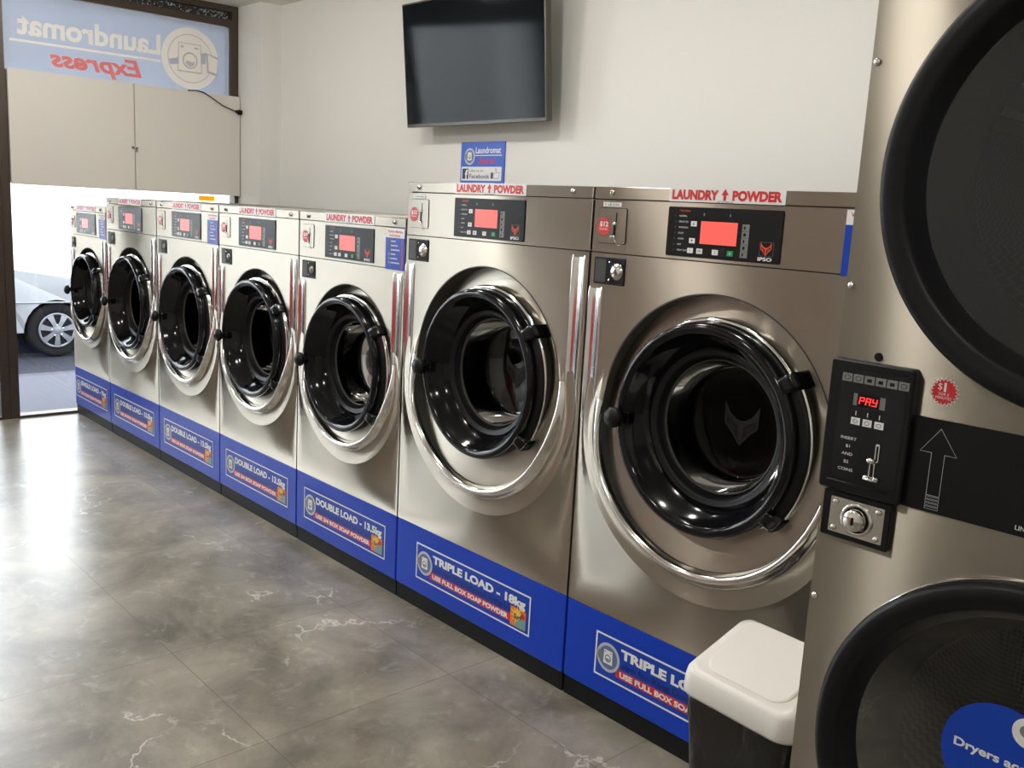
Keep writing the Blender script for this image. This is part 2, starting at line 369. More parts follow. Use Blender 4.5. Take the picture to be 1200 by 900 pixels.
sp2([(cy-.085, cz-.085), (cy+.075, cz-.085), (cy+.068, cz+.092), (cy-.078, cz+.092)], XW+.0032, FILMG)
sp2([(cy-.080, cz-.078), (cy+.070, cz-.078), (cy+.064, cz+.088), (cy-.074, cz+.088)], XW+.0036, FILMW)
sp2(circ(cy-.004, cz-.012, .050, 32), XW+.004, FILMG); sp2(circ(cy-.004, cz-.012, .041, 32), XW+.0044, FILMW)
sp2([(cy-.035, cz-.02), (cy-.015, cz-.014), (cy+.01, cz-.022), (cy+.03, cz-.015), (cy+.02, cz-.04), (cy-.004, cz-.05), (cy-.028, cz-.038)], XW+.0048, FILMG)
sp2(circ(cy-.055, cz+.068, .009, 12), XW+.004, FILMG); sp2([(cy+.025, cz+.062), (cy+.052, cz+.062), (cy+.052, cz+.072), (cy+.025, cz+.072)], XW+.004, FILMG)
f.build('emblem', sg)

# hanging cupboard boards under the sign
XC = -3.405
cb = empty('wall_cupboard', (XC, .35, 1.38), 'pale grey two-door cupboard hung in the shop window below the blue sign', 'cupboard')
c = MB(); c.box(-.055, -.014, -.672, .708, .006, .634, BOARD); c.build('carcass', cb)
c = MB(); c.box(-.013, 0, -.675, .024, 0, .64, BOARD); c.build('door', cb)
c = MB(); c.box(-.013, 0, .031, .718, 0, .64, BOARD); c.build('door', cb)
c = MB(); c.box(.0, .004, .008, .024, .252, .266, ALLOY); c.box(.0, .004, .031, .045, .25, .264, ALLOY); c.tube([(.006, .014, .26), (.012, .022, .262), (.012, .034, .26), (.006, .04, .256)], .0025, POLISH); c.box(.004, .012, .030, .042, .236, .252, M('brass_padlock', srgb(170, 160, 130), .35, .8)); c.build('latch', cb)
pc = MB()
pts = [(XC+.006, .715, 2.02), (XC+.008, .77, 2.026), (XC+.012, .82, 2.018), (XC+.016, .88, 1.985), (XC+.018, .94, 1.952), (XC+.02, 1.0, 1.932), (XC+.02, 1.035, 1.923)]
q = [Vector(p) for p in pts]; sm = []
for i in range(len(q)-1):
    for k in range(4): sm.append(q[i].lerp(q[i+1], k/4))
sm.append(q[-1])
pc.tube(sm, .0035, BLACK)
pcr = empty('power_cord', (XC, .87, 1.92), 'thin black power cord with plug drooping over the cupboard top right', 'cord')
o = pc.build('cable', pcr); o.location = -Vector(pcr.location)
o = MB().tube([(XC+.02, 1.03, 1.924), (XC+.02, 1.055, 1.921)], .009, BLACK).tube([(XC+.02, 1.048, 1.921), (XC+.02, 1.0685, 1.920)], .017, BLACK, 14).build('plug', pcr); o.location = -Vector(pcr.location)

# ------------------------------------------------------------------ ceiling downlights (above the camera's view)
for i, (bx, by) in enumerate([(x, -.25) for x in (-2.3, -1.0, .1, 1.17)] + [(x, -2.0) for x in (-2.3, -.6, .95, 2.6)]):
    bt = empty('ceiling_lamp', (bx, by, HC), 'round white drum-shaped ceiling lamp', 'light', 'ceiling lamps out of frame')
    r_ = MB(); vs = []; n = 32
    for rr_, zz in ((.125, -.001), (.120, -.008), (.105, -.008), (.100, -.003)):
        for k in range(n): vs.append((rr_*cos(2*pi*k/n), rr_*sin(2*pi*k/n), zz))
    r_.add(vs, [(j*n+k, j*n+(k+1) % n, (j+1)*n+(k+1) % n, (j+1)*n+k)[::-1] for j in range(3) for k in range(n)], LAMPB, True).build('rim', bt)
    d_ = MB(); vs = []
    for rr_, zz in ((.098, -.004), (.098, -.055), (.090, -.070), (.070, -.078), (.035, -.082), (.001, -.083)):
        for k in range(n): vs.append((rr_*cos(2*pi*k/n), rr_*sin(2*pi*k/n), zz))
    d_.add(vs, [(j*n+k, j*n+(k+1) % n, (j+1)*n+(k+1) % n, (j+1)*n+k)[::-1] for j in range(5) for k in range(n)], LAMPM, True).build('diffuser', bt)

# ------------------------------------------------------------------ washing machines
def polar_panel(mb, x0, x1, z0, z1, cx, cz, rd, fcx, fcz, fr, hmax, mat, lipmat, n=96):
    """steel front sheet with a round opening, and a lip swelling outwards below the opening"""
    th = [2*pi*i/n for i in range(n)] + [math.atan2(z-cz, x-cx) % (2*pi) for x in (x0, x1) for z in (z0, z1)]
    th = sorted(set(round(a, 6) for a in th))
    TS = [0, .03, .06, .10, .14, .18, .22, .27, .32, .37, .42, .52, .75, .96, .985, 1.0]
    GS = [.45, .66, .82, .95, 1.0, 1.0, .96, .87, .72, .56, .45, .36, .29, .27, .26, 0]
    rings = []
    for a in th:
        dx, dz = cos(a), sin(a)
        rr = min((((x1-cx) if dx > 0 else (x0-cx))/dx) if abs(dx) > 1e-9 else 9, (((z1-cz) if dz > 0 else (z0-cz))/dz) if abs(dz) > 1e-9 else 9)
        ox, oz = cx-fcx, cz-fcz; b_ = ox*dx+oz*dz; c_ = ox*ox+oz*oz-fr*fr
        rf = -b_+math.sqrt(max(b_*b_-c_, 0)) if fr else rd
        w_ = min(max((-dz+.35)/1.0, 0), 1); w_ = w_*w_*(3-2*w_)
        h = hmax*w_
        rf = max(rf, rd+.012); row = []
        for t in TS:
            r = rd+(rf-rd)*t
            g = GS[TS.index(t)]
            if r > rr: r = rr
            row.append((cx+r*dx, -h*g, cz+r*dz))
        row.append((cx+rr*dx, 0 if rf < rr else row[-1][1], cz+rr*dz)); rings.append(row)
    m_ = len(rings[0]); N = len(th); vs = [v for r_ in rings for v in r_]
    for j in range(m_-1):
        fs = []
        for i in range(N):
            k = (i+1) % N; fs.append((i*m_+j, k*m_+j, k*m_+j+1, i*m_+j+1)[::-1])
        b = len(mb.v) if j == 0 else b
        if j == 0: mb.v += vs
        for i, f_ in enumerate(fs):
            mb.f.append([b+q_ for q_ in f_]); mb.fm.append(mb.mi(lipmat if TS[j] < .42 and hmax and sin(th[i]) < .12 else mat)); mb.sm.append(True)
    return [(r_[0][0], r_[0][1], r_[0][2]) for r_ in rings]

def badge(mb, cx, cz, r, y):
    mb.poly(circ(cx, cz, r, 36), y, SILVERP); mb.poly(circ(cx, cz, r*.80, 36), y-.0003, BGREY)
    mb.poly(circ(cx-r*.72, cz, r*.22, 16, r*.34), y-.0006, GREYP)
    mb.poly([(cx-.4*r, cz-.45*r), (cx+.4*r, cz-.45*r), (cx+.36*r, cz+.5*r), (cx-.36*r, cz+.5*r)], y-.0009, WHITE)
    mb.poly(circ(cx, cz-.06*r, .27*r, 24), y-.0012, GREYP); mb.poly(circ(cx, cz-.06*r, .19*r, 24), y-.0015, WHITE)
    mb.poly([(cx-.18*r, cz-.06*r), (cx-.1*r, cz-.22*r), (cx+.1*r, cz-.22*r), (cx+.18*r, cz-.06*r)], y-.0018, GREYP)
    mb.poly(circ(cx-.24*r, cz+.36*r, .05*r, 10), y-.0012, GREYP); mb.poly(circ(cx+.24*r, cz+.36*r, .05*r, 10), y-.0012, GREYP)
def fox(mb, x, z, s, y, m1, m2):
    P = lambda L: [(x+a*s, z+b*s) for a, b in L]
    mb.poly(P([(.5, 0), (.74, .28), (.96, .48), (.97, 1), (.80, .74), (.62, .62), (.5, .60), (.38, .62), (.20, .74), (.03, 1), (.04, .48), (.26, .28)]), y, m1)
    mb.poly(P([(.42, .46), (.12, .66), (.10, .52), (.30, .34), (.46, .12)]), y-.0003, m2)
    mb.poly(P([(.58, .46), (.54, .12), (.70, .34), (.90, .52), (.88, .66)]), y-.0003, m2)
    mb.poly(P([(.36, .40), (.16, .56), (.18, .50), (.34, .33)]), y-.0006, m1)
    mb.poly(P([(.64, .40), (.66, .33), (.82, .50), (.84, .56)]), y-.0006, m1)
def frame2d(mb, x0, z0, x1, z1, t, y, m):
    for a in ((x0, z0, x1, z0+t), (x0, z1-t, x1, z1), (x0, z0+t, x0+t, z1-t), (x1-t, z0+t, x1, z1-t)):
        mb.poly([(a[0], a[1]), (a[2], a[1]), (a[2], a[3]), (a[0], a[3])], y, m)
def rect(x0, z0, x1, z1): return [(x0, z0), (x1, z0), (x1, z1), (x0, z1)]

KIND = dict(
    big=dict(W=.8467, H=1.4535, p=1.281, dish=(.0, .868, .338), flare=(0, .84, .405), ring=(.004, .880, .262, .205), px=.256, pz=1.291, coin=(.022, .121, 1.307, 1.400), lock=(.019, .127, 1.200, 1.271),
             lab=(.122, .700), scr=(.066, .769), t1='TRIPLE LOAD - 18kg', t2='also for King Doonas & Big Loads', t3='USE FULL BOX SOAP POWDER', price='12'),
    small=dict(W=.71, H=1.3345, p=1.1615, dish=(.012, .794, .288), flare=(0.008, .768, .353), ring=(.006, .788, .250, .194), px=.196, pz=1.172, coin=(.030, .113, 1.200, 1.288), lock=(.030, .124, 1.083, 1.150),
             lab=(.066, .642), scr=(.071, .643), t1='DOUBLE LOAD - 13.5kg', t2='also for Single and Queen Doonas', t3='USE 3/4 BOX SOAP POWDER', price='9'),
    single=dict(W=.613, H=1.2785, p=1.104, dish=(.004, .777, .260), flare=(.004, .752, .300), ring=(.004, .790, .212, .160), px=.117, pz=1.117, coin=(.014, .088, 1.145, 1.215), lock=(.012, .083, 1.029, 1.090),
             lab=(.020, .565), scr=(.049, .530), t1='SINGLE LOAD - 9kg', t2='Washing Shirts and Towels', t3='USE 1/2 BOX SOAP POWDER', price='6'))

def make_washer(kind, loc):
    K = KIND[kind]; W = K['W']; hw = W/2; H = K['H']; p = K['p']; g = .004; KB, BT = .0596, .297
    X = lambda a: a-hw                        # metres from the machine's left edge
    root = empty('washing_machine', loc)
    b = MB(); b.box(-hw+.008, -hw+.012, .012, .83, .05, H-.002, DARKMETAL); b.box(hw-.012, hw-.008, .012, .83, .05, H-.002, DARKMETAL); b.box(-hw+.012, hw-.012, .80, .83, .05, H-.002, DARKMETAL); b.box(-hw+.012, hw-.012, .06, .80, .05, .06, DARKMETAL); b.box(-hw+g, hw-g, .002, .83, H-.002, H, STEEL); b.build('cabinet', root)
    b = MB(); b.box(-hw+g, hw-g, .006, .82, 0, KB, MATB); b.build('kick_board', root)
    b = MB(); b.box(-hw+g, hw-g, 0, .014, KB, BT-.001, BLUE, bev=.003); b.build('base_panel', root)
    # control fascia and its top rail
    b = MB(); b.box(-hw+g, hw-g, -.001, .02, H-.031, H, STEEL, bev=.003); b.build('top_rail', root)
    b = MB(); b.box(-hw+g, hw-g, 0, .02, p+.002, H-.033, STEEL, bev=.002); b.build('control_fascia', root)
    for sx in K['scr']:
        b = MB(); zc = H-.0155
        b.lathe([(.0085, 0), (.0085, -.003), (.006, -.0065), (0, -.0072)], X(sx), zc, POLISH, 20); b.box(X(sx)-.001, X(sx)+.001, -.0078, -.0068, zc-.005, zc+.005, MATB); b.build('panel_screw', root)
    # powder sticker
    x0, x1 = K['px'], K['px']+.325
    b = MB().plate(rect(X(x0), H-.0315, X(x1), H+.002), -.0025, -.0012, STICKW).build('powder_sticker', root)
    t = MB(); zc = H-.0245; t.text('LAUNDRY', X(x0)+.008, zc, -.0029, RED, w=.137, h=.0215, bold=.055); t.text('POWDER', X(x0)+.184, zc, -.0029, RED, w=.133, h=.0215, bold=.055)
    ax = X(x0)+.163; t.poly([(ax-.004, zc-.002), (ax+.004, zc-.002), (ax+.004, zc+.012), (ax-.004, zc+.012)], -.0029, RED); t.poly([(ax-.0105, zc+.011), (ax+.0105, zc+.011), (ax, zc+.0255)], -.0029, RED)
    t.text('LIFT TO OPEN LID', X(x0)+.142, zc-.0066, -.0029, NAVY, w=.045, h=.0036); t.build('lettering', b)
    # black display
    zp = K['pz']; dw, dh = .325, .119
    d = MB(); d.plate(rrect(X(x0), zp, X(x0)+dw, zp+dh, .004), -.003, .001, DISP, ch=.001); dp = d.build('display_panel', root)
    U = lambda u: X(x0)+u*dw; V = lambda v: zp+dh*(1-v)
    s = MB(); s.plate(rect(U(.315), V(.72), U(.635), V(.27)), -.0036, -.003, SCREEN); s.build('lit_screen', dp)
    for u, v, ch_ in ((.25, .33, '^'), (.245, .67, 'v'), (.235, .87, 'i'), (.32, .87, 'PR'), (.46, .87, 'S')):
        s = MB(); s.plate(rrect(U(u-.026), V(v+.052), U(u+.026), V(v-.052), .001, 2), -.0042, -.003, WHITE)
        if ch_ == '^': s.poly([(U(u-.01), V(v+.02)), (U(u+.01), V(v+.02)), (U(u), V(v-.025))], -.0045, MATB)
        elif ch_ == 'v': s.poly([(U(u-.01), V(v-.02)), (U(u), V(v+.025)), (U(u+.01), V(v-.02))], -.0045, MATB)
        else: s.text(ch_, U(u), V(v+.026), -.0045, MATB, h=.006, align='c')
        s.build('program_button', dp)
    s = MB(); s.plate(rrect(U(.565), V(.922), U(.617), V(.818), .001, 2), -.0042, -.003, GREEN); s.poly(circ(U(.591), V(.87), .0035, 12), -.0045, TEAL); s.build('start_button', dp)
    s = MB(); s.plate(rect(U(.675), V(.93), U(.735), V(.29)), -.0034, -.003, GREYP)
    for k in range(5):
        vv = .36+.128*k; s.poly(rect(U(.69), V(vv+.03), U(.703+.008*(k % 2)), V(vv-.03)), -.0038, MATB); s.poly(rect(U(.676), V(vv+.065), U(.734), V(vv+.06)), -.0038, DISP)
    s.build('indicator_strip', dp)
    s = MB(); s.text('PROGRAMS', U(.115), V(.10), -.0034, FOXRED, w=.030, h=.0050)
    for k, tx in enumerate(('NORMAL', 'DELICATES', 'WOOLENS', 'COLD', 'WARM', 'HOT', 'HEAVY DUTY')):
        vv = .20+.115*k; s.text(tx, U(.11), V(vv), -.0034, WHITE, h=.0042); s.text(str(k+1), U(.075), V(vv), -.0034, GREYP, h=.0042)
    for u_ in (.33, .56): s.poly(rect(U(u_), V(.165), U(u_+.012), V(.11)), -.0034, GREYP)
    s.text('IPSO', U(.825), V(.955), -.0034, WHITE, w=.037, h=.0080, bold=.03); s.build('lettering', dp)
    s = MB(); frame2d(s, U(.832), V(.865), U(.945), V(.60), .0006, -.0034, GREYP); fox(s, U(.837), V(.86), .031, -.0036, FOXRED, DISP); s.build('fox_emblem', dp)
    # coin slot plate
    c0, c1, c2, c3 = K['coin']; cs = MB()
    cs.plate(rrect(X(c0), c2, X(c1), c3, .006), -.0015, .001, MATB); cs.plate(rrect(X(c0)+.0012, c2+.0012, X(c1)-.0012, c3-.0012, .005), -.0022, -.0012, STEEL); cp = cs.build('coin_plate', root)
    cm = X(c0+(c1-c0)*.62); s = MB(); s.box(cm+.001, cm+.0045, -.0026, -.002, c2+(c3-c2)*.60, c3-.012, MATB); s.plate(rrect(cm-.005, c2+.018, cm+.002, c2+.050, .002), -.0034, -.002, MATB)
    s.tube([(cm-.012, -.007, c2+.020), (cm+.006, -.009, c2+.020)], .0018, CHROME, 6); s.tube([(cm-.001, -.005, c2+.018), (cm+.014, -.004, c2-.004), (cm+.022, -.003, c2+.0)], .0009, POLISH, 6); s.ball((cm-.001, -.005, c2+.052), .006, .003, .005, POLISH, 10)
    s.build('coin_slot', cp)
    s = MB(); sx_, sz_ = X(c0)+.022, (c2+c3)/2-.003; s.poly(star(sx_, sz_, .0205, .0255, 20), -.0030, RED); s.text('$'+K['price'], sx_+.001, sz_+.001, -.0034, WHITE, w=.030, h=.0125, bold=.03, align='c'); s.text('PER WASH', sx_, sz_-.009, -.0034, WHITE, w=.028, h=.005, align='c'); s.build('price_sticker', cp)
    if kind == 'big':
        s = MB(); s.poly(rect(X(c0)+.014, c3+.003, X(c0)+.078, c3+.014), -.0014, STICKW); s.text('$1 & $2 COINS', X(c0)+.020, c3+.006, -.0018, MATB, w=.050, h=.005); s.build('coin_sticker', root)
    # lock recess (black box) with the lock barrel
    l0, l1, l2, l3 = K['lock']; s = MB()
    s.plate(rrect(X(l0), l2, X(l1), l3, .003), -.003, .0005, BLACK, ch=.0008); lk = s.build('lock_housing', root)
    s = MB(); s.plate(rrect(X(l0)+.005, l2+.005, X(l1)-.005, l3-.005, .002), -.0032, -.0028, MATB); s.poly(rect(X(l0)+.005, l2+.005, X(l0)+(l1-l0)*.40, l3-.005), -.0035, DARKTONE)
    for zz in (l2+.012, l3-.012): s.ball((X(l0)+(l1-l0)*.52, -.004, zz), .003, .002, .003, POLISH, 8)
    s.build('recess_lining', lk)
    lx, lz = X(l1)-.027, (l2+l3)/2
    lk_ = 1 if kind == 'big' else .62; lx += 0 if kind == 'big' else .006
    s = MB(); s.lathe([(.022*lk_, -.003), (.022*lk_, -.0045), (.018*lk_, -.005), (.017*lk_, -.0075), (.014*lk_, -.009), (0, -.0095)], lx, lz, POLISH if kind == 'big' else STEEL, 24); s.poly(circ(lx, lz, .005, 12, .007), -.0098, MATB); s.poly(rect(lx-.0012, lz-.004, lx+.0012, lz+.004), -.0101, POLISH); s.build('lock_barrel', lk)
    # front sheet with dish
    dcx, dcz, rd = K['dish']; s = MB(); fcx, fcz, fr = K['flare']
    edge = polar_panel(s, -hw+g, hw-g, BT+.001, p, dcx, dcz, rd, fcx, fcz, fr, .040, STEEL, POLISH); s.build('front_sheet', root)
    s = MB(); n = len(edge); DP = lambda z_:   .052-.062*max(0, min(1, (dcz+rd-z_)/(2*rd))); vs = list(edge)+[(x_, DP(z_), z_) for x_, y_, z_ in edge]; s.add(vs, [(i, n+i, n+(i+1) % n, (i+1) % n)[::-1] for i in range(n)], DARKTONE, True)  # wall coloured dark to stand for its dark reflections
    up_ = [(x_, z_) for x_, y_, z_ in edge]; s.add([(x_, -.0012, z_) for x_, z_ in up_]+[(dcx+(x_-dcx)*(1+.0035/rd), -.0012, dcz+(z_-dcz)*(1+.0035/rd)) for x_, z_ in up_], [(i, (i+1) % n, n+(i+1) % n, n+i)[::-1] for i in range(n) if up_[i][1] > dcz+.06 and up_[(i+1) % n][1] > dcz+.06], DARKTONE, False)
    s.build('dish_wall', root)
    rx, rz, ro, ri = K['ring']
    s = MB(); vs = [(x_, DP(z_), z_) for x_, y_, z_ in edge]; vs += [(rx+(x_-dcx)/rd*(ro-.03), DP(rz+(z_-dcz)/rd*(ro-.03)), rz+(z_-dcz)/rd*(ro-.03)) for x_, y_, z_ in edge]
    s.add(vs, [(i, n+i, n+(i+1) % n, (i+1) % n)[::-1] for i in range(n)], STEEL, False); s.build('dish_plate', root)
    # polished vertical flutes at both edges
    zlow = dcz-.05
    for a0, a1, zt in ((.003, .054, l2-.008), (W-.067, W-.014, p-.010)):
        s = MB(); P_ = []; nz = 24; prof = [(0, 0.0), (.05, -.0045), (.11, -.0045), (.17, -.0012), (.5, -.0010), (.83, -.0012), (.89, -.0045), (.95, -.0045), (1, 0.0)]
        for j in range(nz+1):
            z_ = zt+(zlow-zt)*j/nz; e = min(1, (j)/1.0, (nz-j)/6.0)
            for u_, d_ in prof: P_.append((X(a0+(a1-a0)*u_), .0004+d_*max(e, .02), z_))
        m_ = len(prof); s.add(P_, [(j*m_+i, (j+1)*m_+i, (j+1)*m_+i+1, j*m_+i+1) for j in range(nz) for i in range(m_-1)], POLISH, True); s.build('edge_flute', root)
    # door
    s = MB(); s.lathe([(ro+.011, .053), (ro+.011, .012), (ro+.008, .004), (ro+.003, .003), (ro-.002, .006)], rx, rz, CHROME, 96); s.build('door_trim_ring', root)
    s = MB(); s.lathe([(ro-.002, .053), (ro, -.010), (ro, -.030), (ro-.002, -.038), (ro-.007, -.043), (ro-.014, -.045), (ro-.022, -.043), (ro-.028, -.037), (ro-.032, -.028), (ri+.006, -.006), (ri-.004, .004), (ri-.012, .020)], rx, rz, GLOSSB, 96); dr = s.build('door_ring', root)
    s = MB(); s.lathe([(ri-.012, .020), (ri-.020, .024), (ri-.024, .024), (ri-.028, .030), (ri-.030, .046), (ri-.036, .050)], rx, rz, BLACK, 96); s.build('door_seal', dr)
    s = MB(); s.lathe([(ri-.036, .050), (ri-.0365, .046), (ri-.040, .0465), (ri-.041, .052)], rx, rz, DARKMETAL, 96); s.build('seal_clamp', dr)
    gb = ri-.040
    s = MB(); s.lathe([(gb, .052), (gb-.004, .080), (gb-.010, .110), (gb-.014, .124), (gb-.018, .134), (gb-.022, .139), (gb-.026, .1415), (gb-.030, .1422), (gb*.6, .1440), (gb*.3, .1452), (.001, .1456)], rx, rz, GLASS, 72); gl = s.build('door_glass', dr)
    s = MB(); fox(s, rx-.055, rz-.06, .11, .1425, M('etched_emblem', (.022, .022, .021, 1), .5, spec=.2) if 'etched_emblem' not in bpy.data.materials else bpy.data.materials['etched_emblem'], DISP)
    s.build('etched_emblem', gl)
    # handle knob and hinge
    kx, kz = rx-ro+.014, rz-.012
    s = MB(); s.lathe([(.013, -.018), (.011, -.046), (.014, -.052), (.025, -.056), (.0275, -.064), (.025, -.073), (.015, -.080), (0, -.082)], kx, kz, BLACK, 28); s.box(kx-.010, kx+.03, -.040, -.012, kz-.016, kz+.016, GLOSSB, bev=.004); s.build('door_knob', dr)
    s = MB(); a0, a1 = -.66, .60
    s.lathe([(ro-.004, -.018), (ro+.018, -.018), (ro+.022, -.010), (ro+.022, .050)], rx, rz, BLACK, 40, a0=a0, a1=a1)
    for aa in (a0, a1):
        s.lathe([(ro-.010, .034), (ro-.010, -.038), (ro-.002, -.042), (ro+.024, -.034), (ro+.031, -.024), (ro+.033, .050)], rx, rz, GLOSSB, 5, a0=aa-.065, a1=aa+.065, cap=True)
    s.build('hinge_cover', dr)
    s = MB(); s.lathe([(ro+.022, .0), (ro+.022, -.010), (ro+.026, -.013), (ro+.029, -.009), (ro+.029, .050)], rx, rz, CHROME, 40, a0=a0+.08, a1=a1-.08); s.build('hinge_strip', dr)
    # dim steel drum behind the glass
    s = MB(); s.lathe([(gb+.012, .06), (gb+.03, .17), (gb+.05, .20), (gb+.05, .55), (.001, .56)], rx, rz, DARKDRUM, 48); s.build('drum', root)
    # load label on the blue base
    a0, a1 = K['lab']; z0, z1 = .114, .242; LW = a1-a0
    lb = MB().plate(rect(X(a0), z0, X(a1), z1), -.0012, .0003, BLUE2).build('load_label', root)
    s = MB(); frame2d(s, X(a0), z0, X(a1), z1, .0052, -.0016, WHITE); s.build('label_frame', lb)
    s = MB(); badge(s, X(a0)+.049, (z0+z1)/2, .042, -.0016); s.build('emblem', lb)
    s = MB(); tx = X(a0)+.098; tw = X(a1)-tx-.03
    s.text(K['t1'], tx-.004, z0+.081, -.0022, WHITE, w=tw+.012, h=.026, bold=.05); s.text(K['t2'], tx, z0+.053, -.0022, NAVY, w=tw*.97, h=.019, bold=.01)
    s.poly([(X(a0)+.078, z0+.020), (X(a1)-.085, z0+.020), (X(a1)-.085, z0+.045), (X(a0)+.084, z0+.045)], -.0019, RED)
    s.text(K['t3'], tx-.004, z0+.025, -.0022, WHITE, w=X(a1)-.094-tx, h=.0155, bold=.045); s.build('lettering', lb)
    s = MB(); bx, bz = X(a1)-.052, z0+.042; bw = .035; s.poly([(bx-bw, bz-.030), (bx+bw, bz-.030), (bx+bw, bz+.029), (bx-bw, bz+.031)], -.0024, ORANGE)
    s.poly(star(bx-.004, bz+.008, .014, .033, 11), -.0027, YELLOW)
    s.poly([(bx-bw*.3, bz-.012), (bx-.2*bw, bz-.029), (bx+bw*.97, bz-.029), (bx+bw*.97, bz+.004), (bx+.3*bw, bz-.002)], -.0030, TEAL); s.poly(circ(bx+.021, bz+.012, .009, 14), -.0030, RED)
    s.text('Surf', bx-.019, bz-.004, -.0033, NAVY, w=.036, h=.017, bold=.03, shear=.2); s.build('soap_box_picture', lb)
    return root
def instructions(root, kind):
    K = KIND[kind]; W = K['W']; hw = W/2; x0, x1 = W-.116-hw, W-.006-hw; z1 = K['H']-.036; z0 = K['p']-.002
    s = MB(); s.plate(rect(x0, z0, x1, z1), -.0022, .0003, BLUE2); s.poly(rect(x0, z1-.031, x1, z1), -.0025, STICKW); o = s.build('instruction_sticker', root)
    t = MB(); t.text('Washing Machine', x0+.010, z1-.014, -.0029, RED, w=.09, h=.009, bold=.02); t.text('Instructions', x0+.024, z1-.027, -.0029, RED, w=.062, h=.009, bold=.02)
    for k in range(6):
        zz = z1-.043-.0145*k*(z1-z0)/.139; t.poly(circ(x0+.022, zz, .0052, 12), -.0029, GREYP if k > 2 else NAVY)
        t.poly(rect(x0+.032, zz-.002, x0+.06+.012*((k*7) % 3), zz+.002), -.0029, SILVERP)
    t.poly(rect(x1-.014, z0+.006, x1-.010, z1-.038), -.0029, RED)
    t.build('lettering', o)
XL = [-3.453, -2.84, -2.13, -1.42, -.71, 0.0, .8467]
GD = 'row of stainless steel front-loading washing machines'
small = make_washer('small', (XL[1]+.355, 0, 0)); sm_ = [small]
for i in (2, 3, 4):
    c = copy_tree(small); c.location = (XL[i]+.355, 0, 0); sm_.append(c)
big = make_washer('big', (XL[5]+.42335, 0, 0)); big2 = copy_tree(big); big2.location = (XL[6]+.42335, 0, 0)
single = make_washer('single', (XL[0]+.3065, 0, 0))
for r_, k_ in ((single, 'single'), (sm_[1], 'small'), (sm_[3], 'small'), (big2, 'big')): instructions(r_, k_)
for r_, l_ in ((single, 'smallest steel washing machine, SINGLE LOAD on its blue base, right beside the shop window'),
               (sm_[0], 'DOUBLE LOAD steel washing machine next to the SINGLE LOAD one, without a blue instruction sticker'),
               (sm_[1], 'DOUBLE LOAD steel washing machine with blue instruction sticker, standing third from the window'),
               (sm_[2], 'DOUBLE LOAD steel washing machine without instruction sticker, standing fourth from the window'),
               (sm_[3], 'DOUBLE LOAD steel washing machine with blue instruction sticker, next to the taller TRIPLE LOAD ones'),
               (big, 'tall TRIPLE LOAD steel washing machine standing below the small blue wall sign'),
               (big2, 'tall TRIPLE LOAD steel washing machine behind the white bin, beside the stacked dryer')):
    tag(r_, l_, 'washing machine', GD)

# ------------------------------------------------------------------ stacked tumble dryer
YD = -.36; DW = .787; DX0 = 1.787
dry = empty('stacked_tumble_dryer', (DX0, YD, 0), 'tall stainless steel stacked pair of tumble dryers with round black doors and coin panel', 'dryer')
b = MB(); b.box(.002, DW-.002, .012, 1.08, .02, 1.93, DSTEEL); 
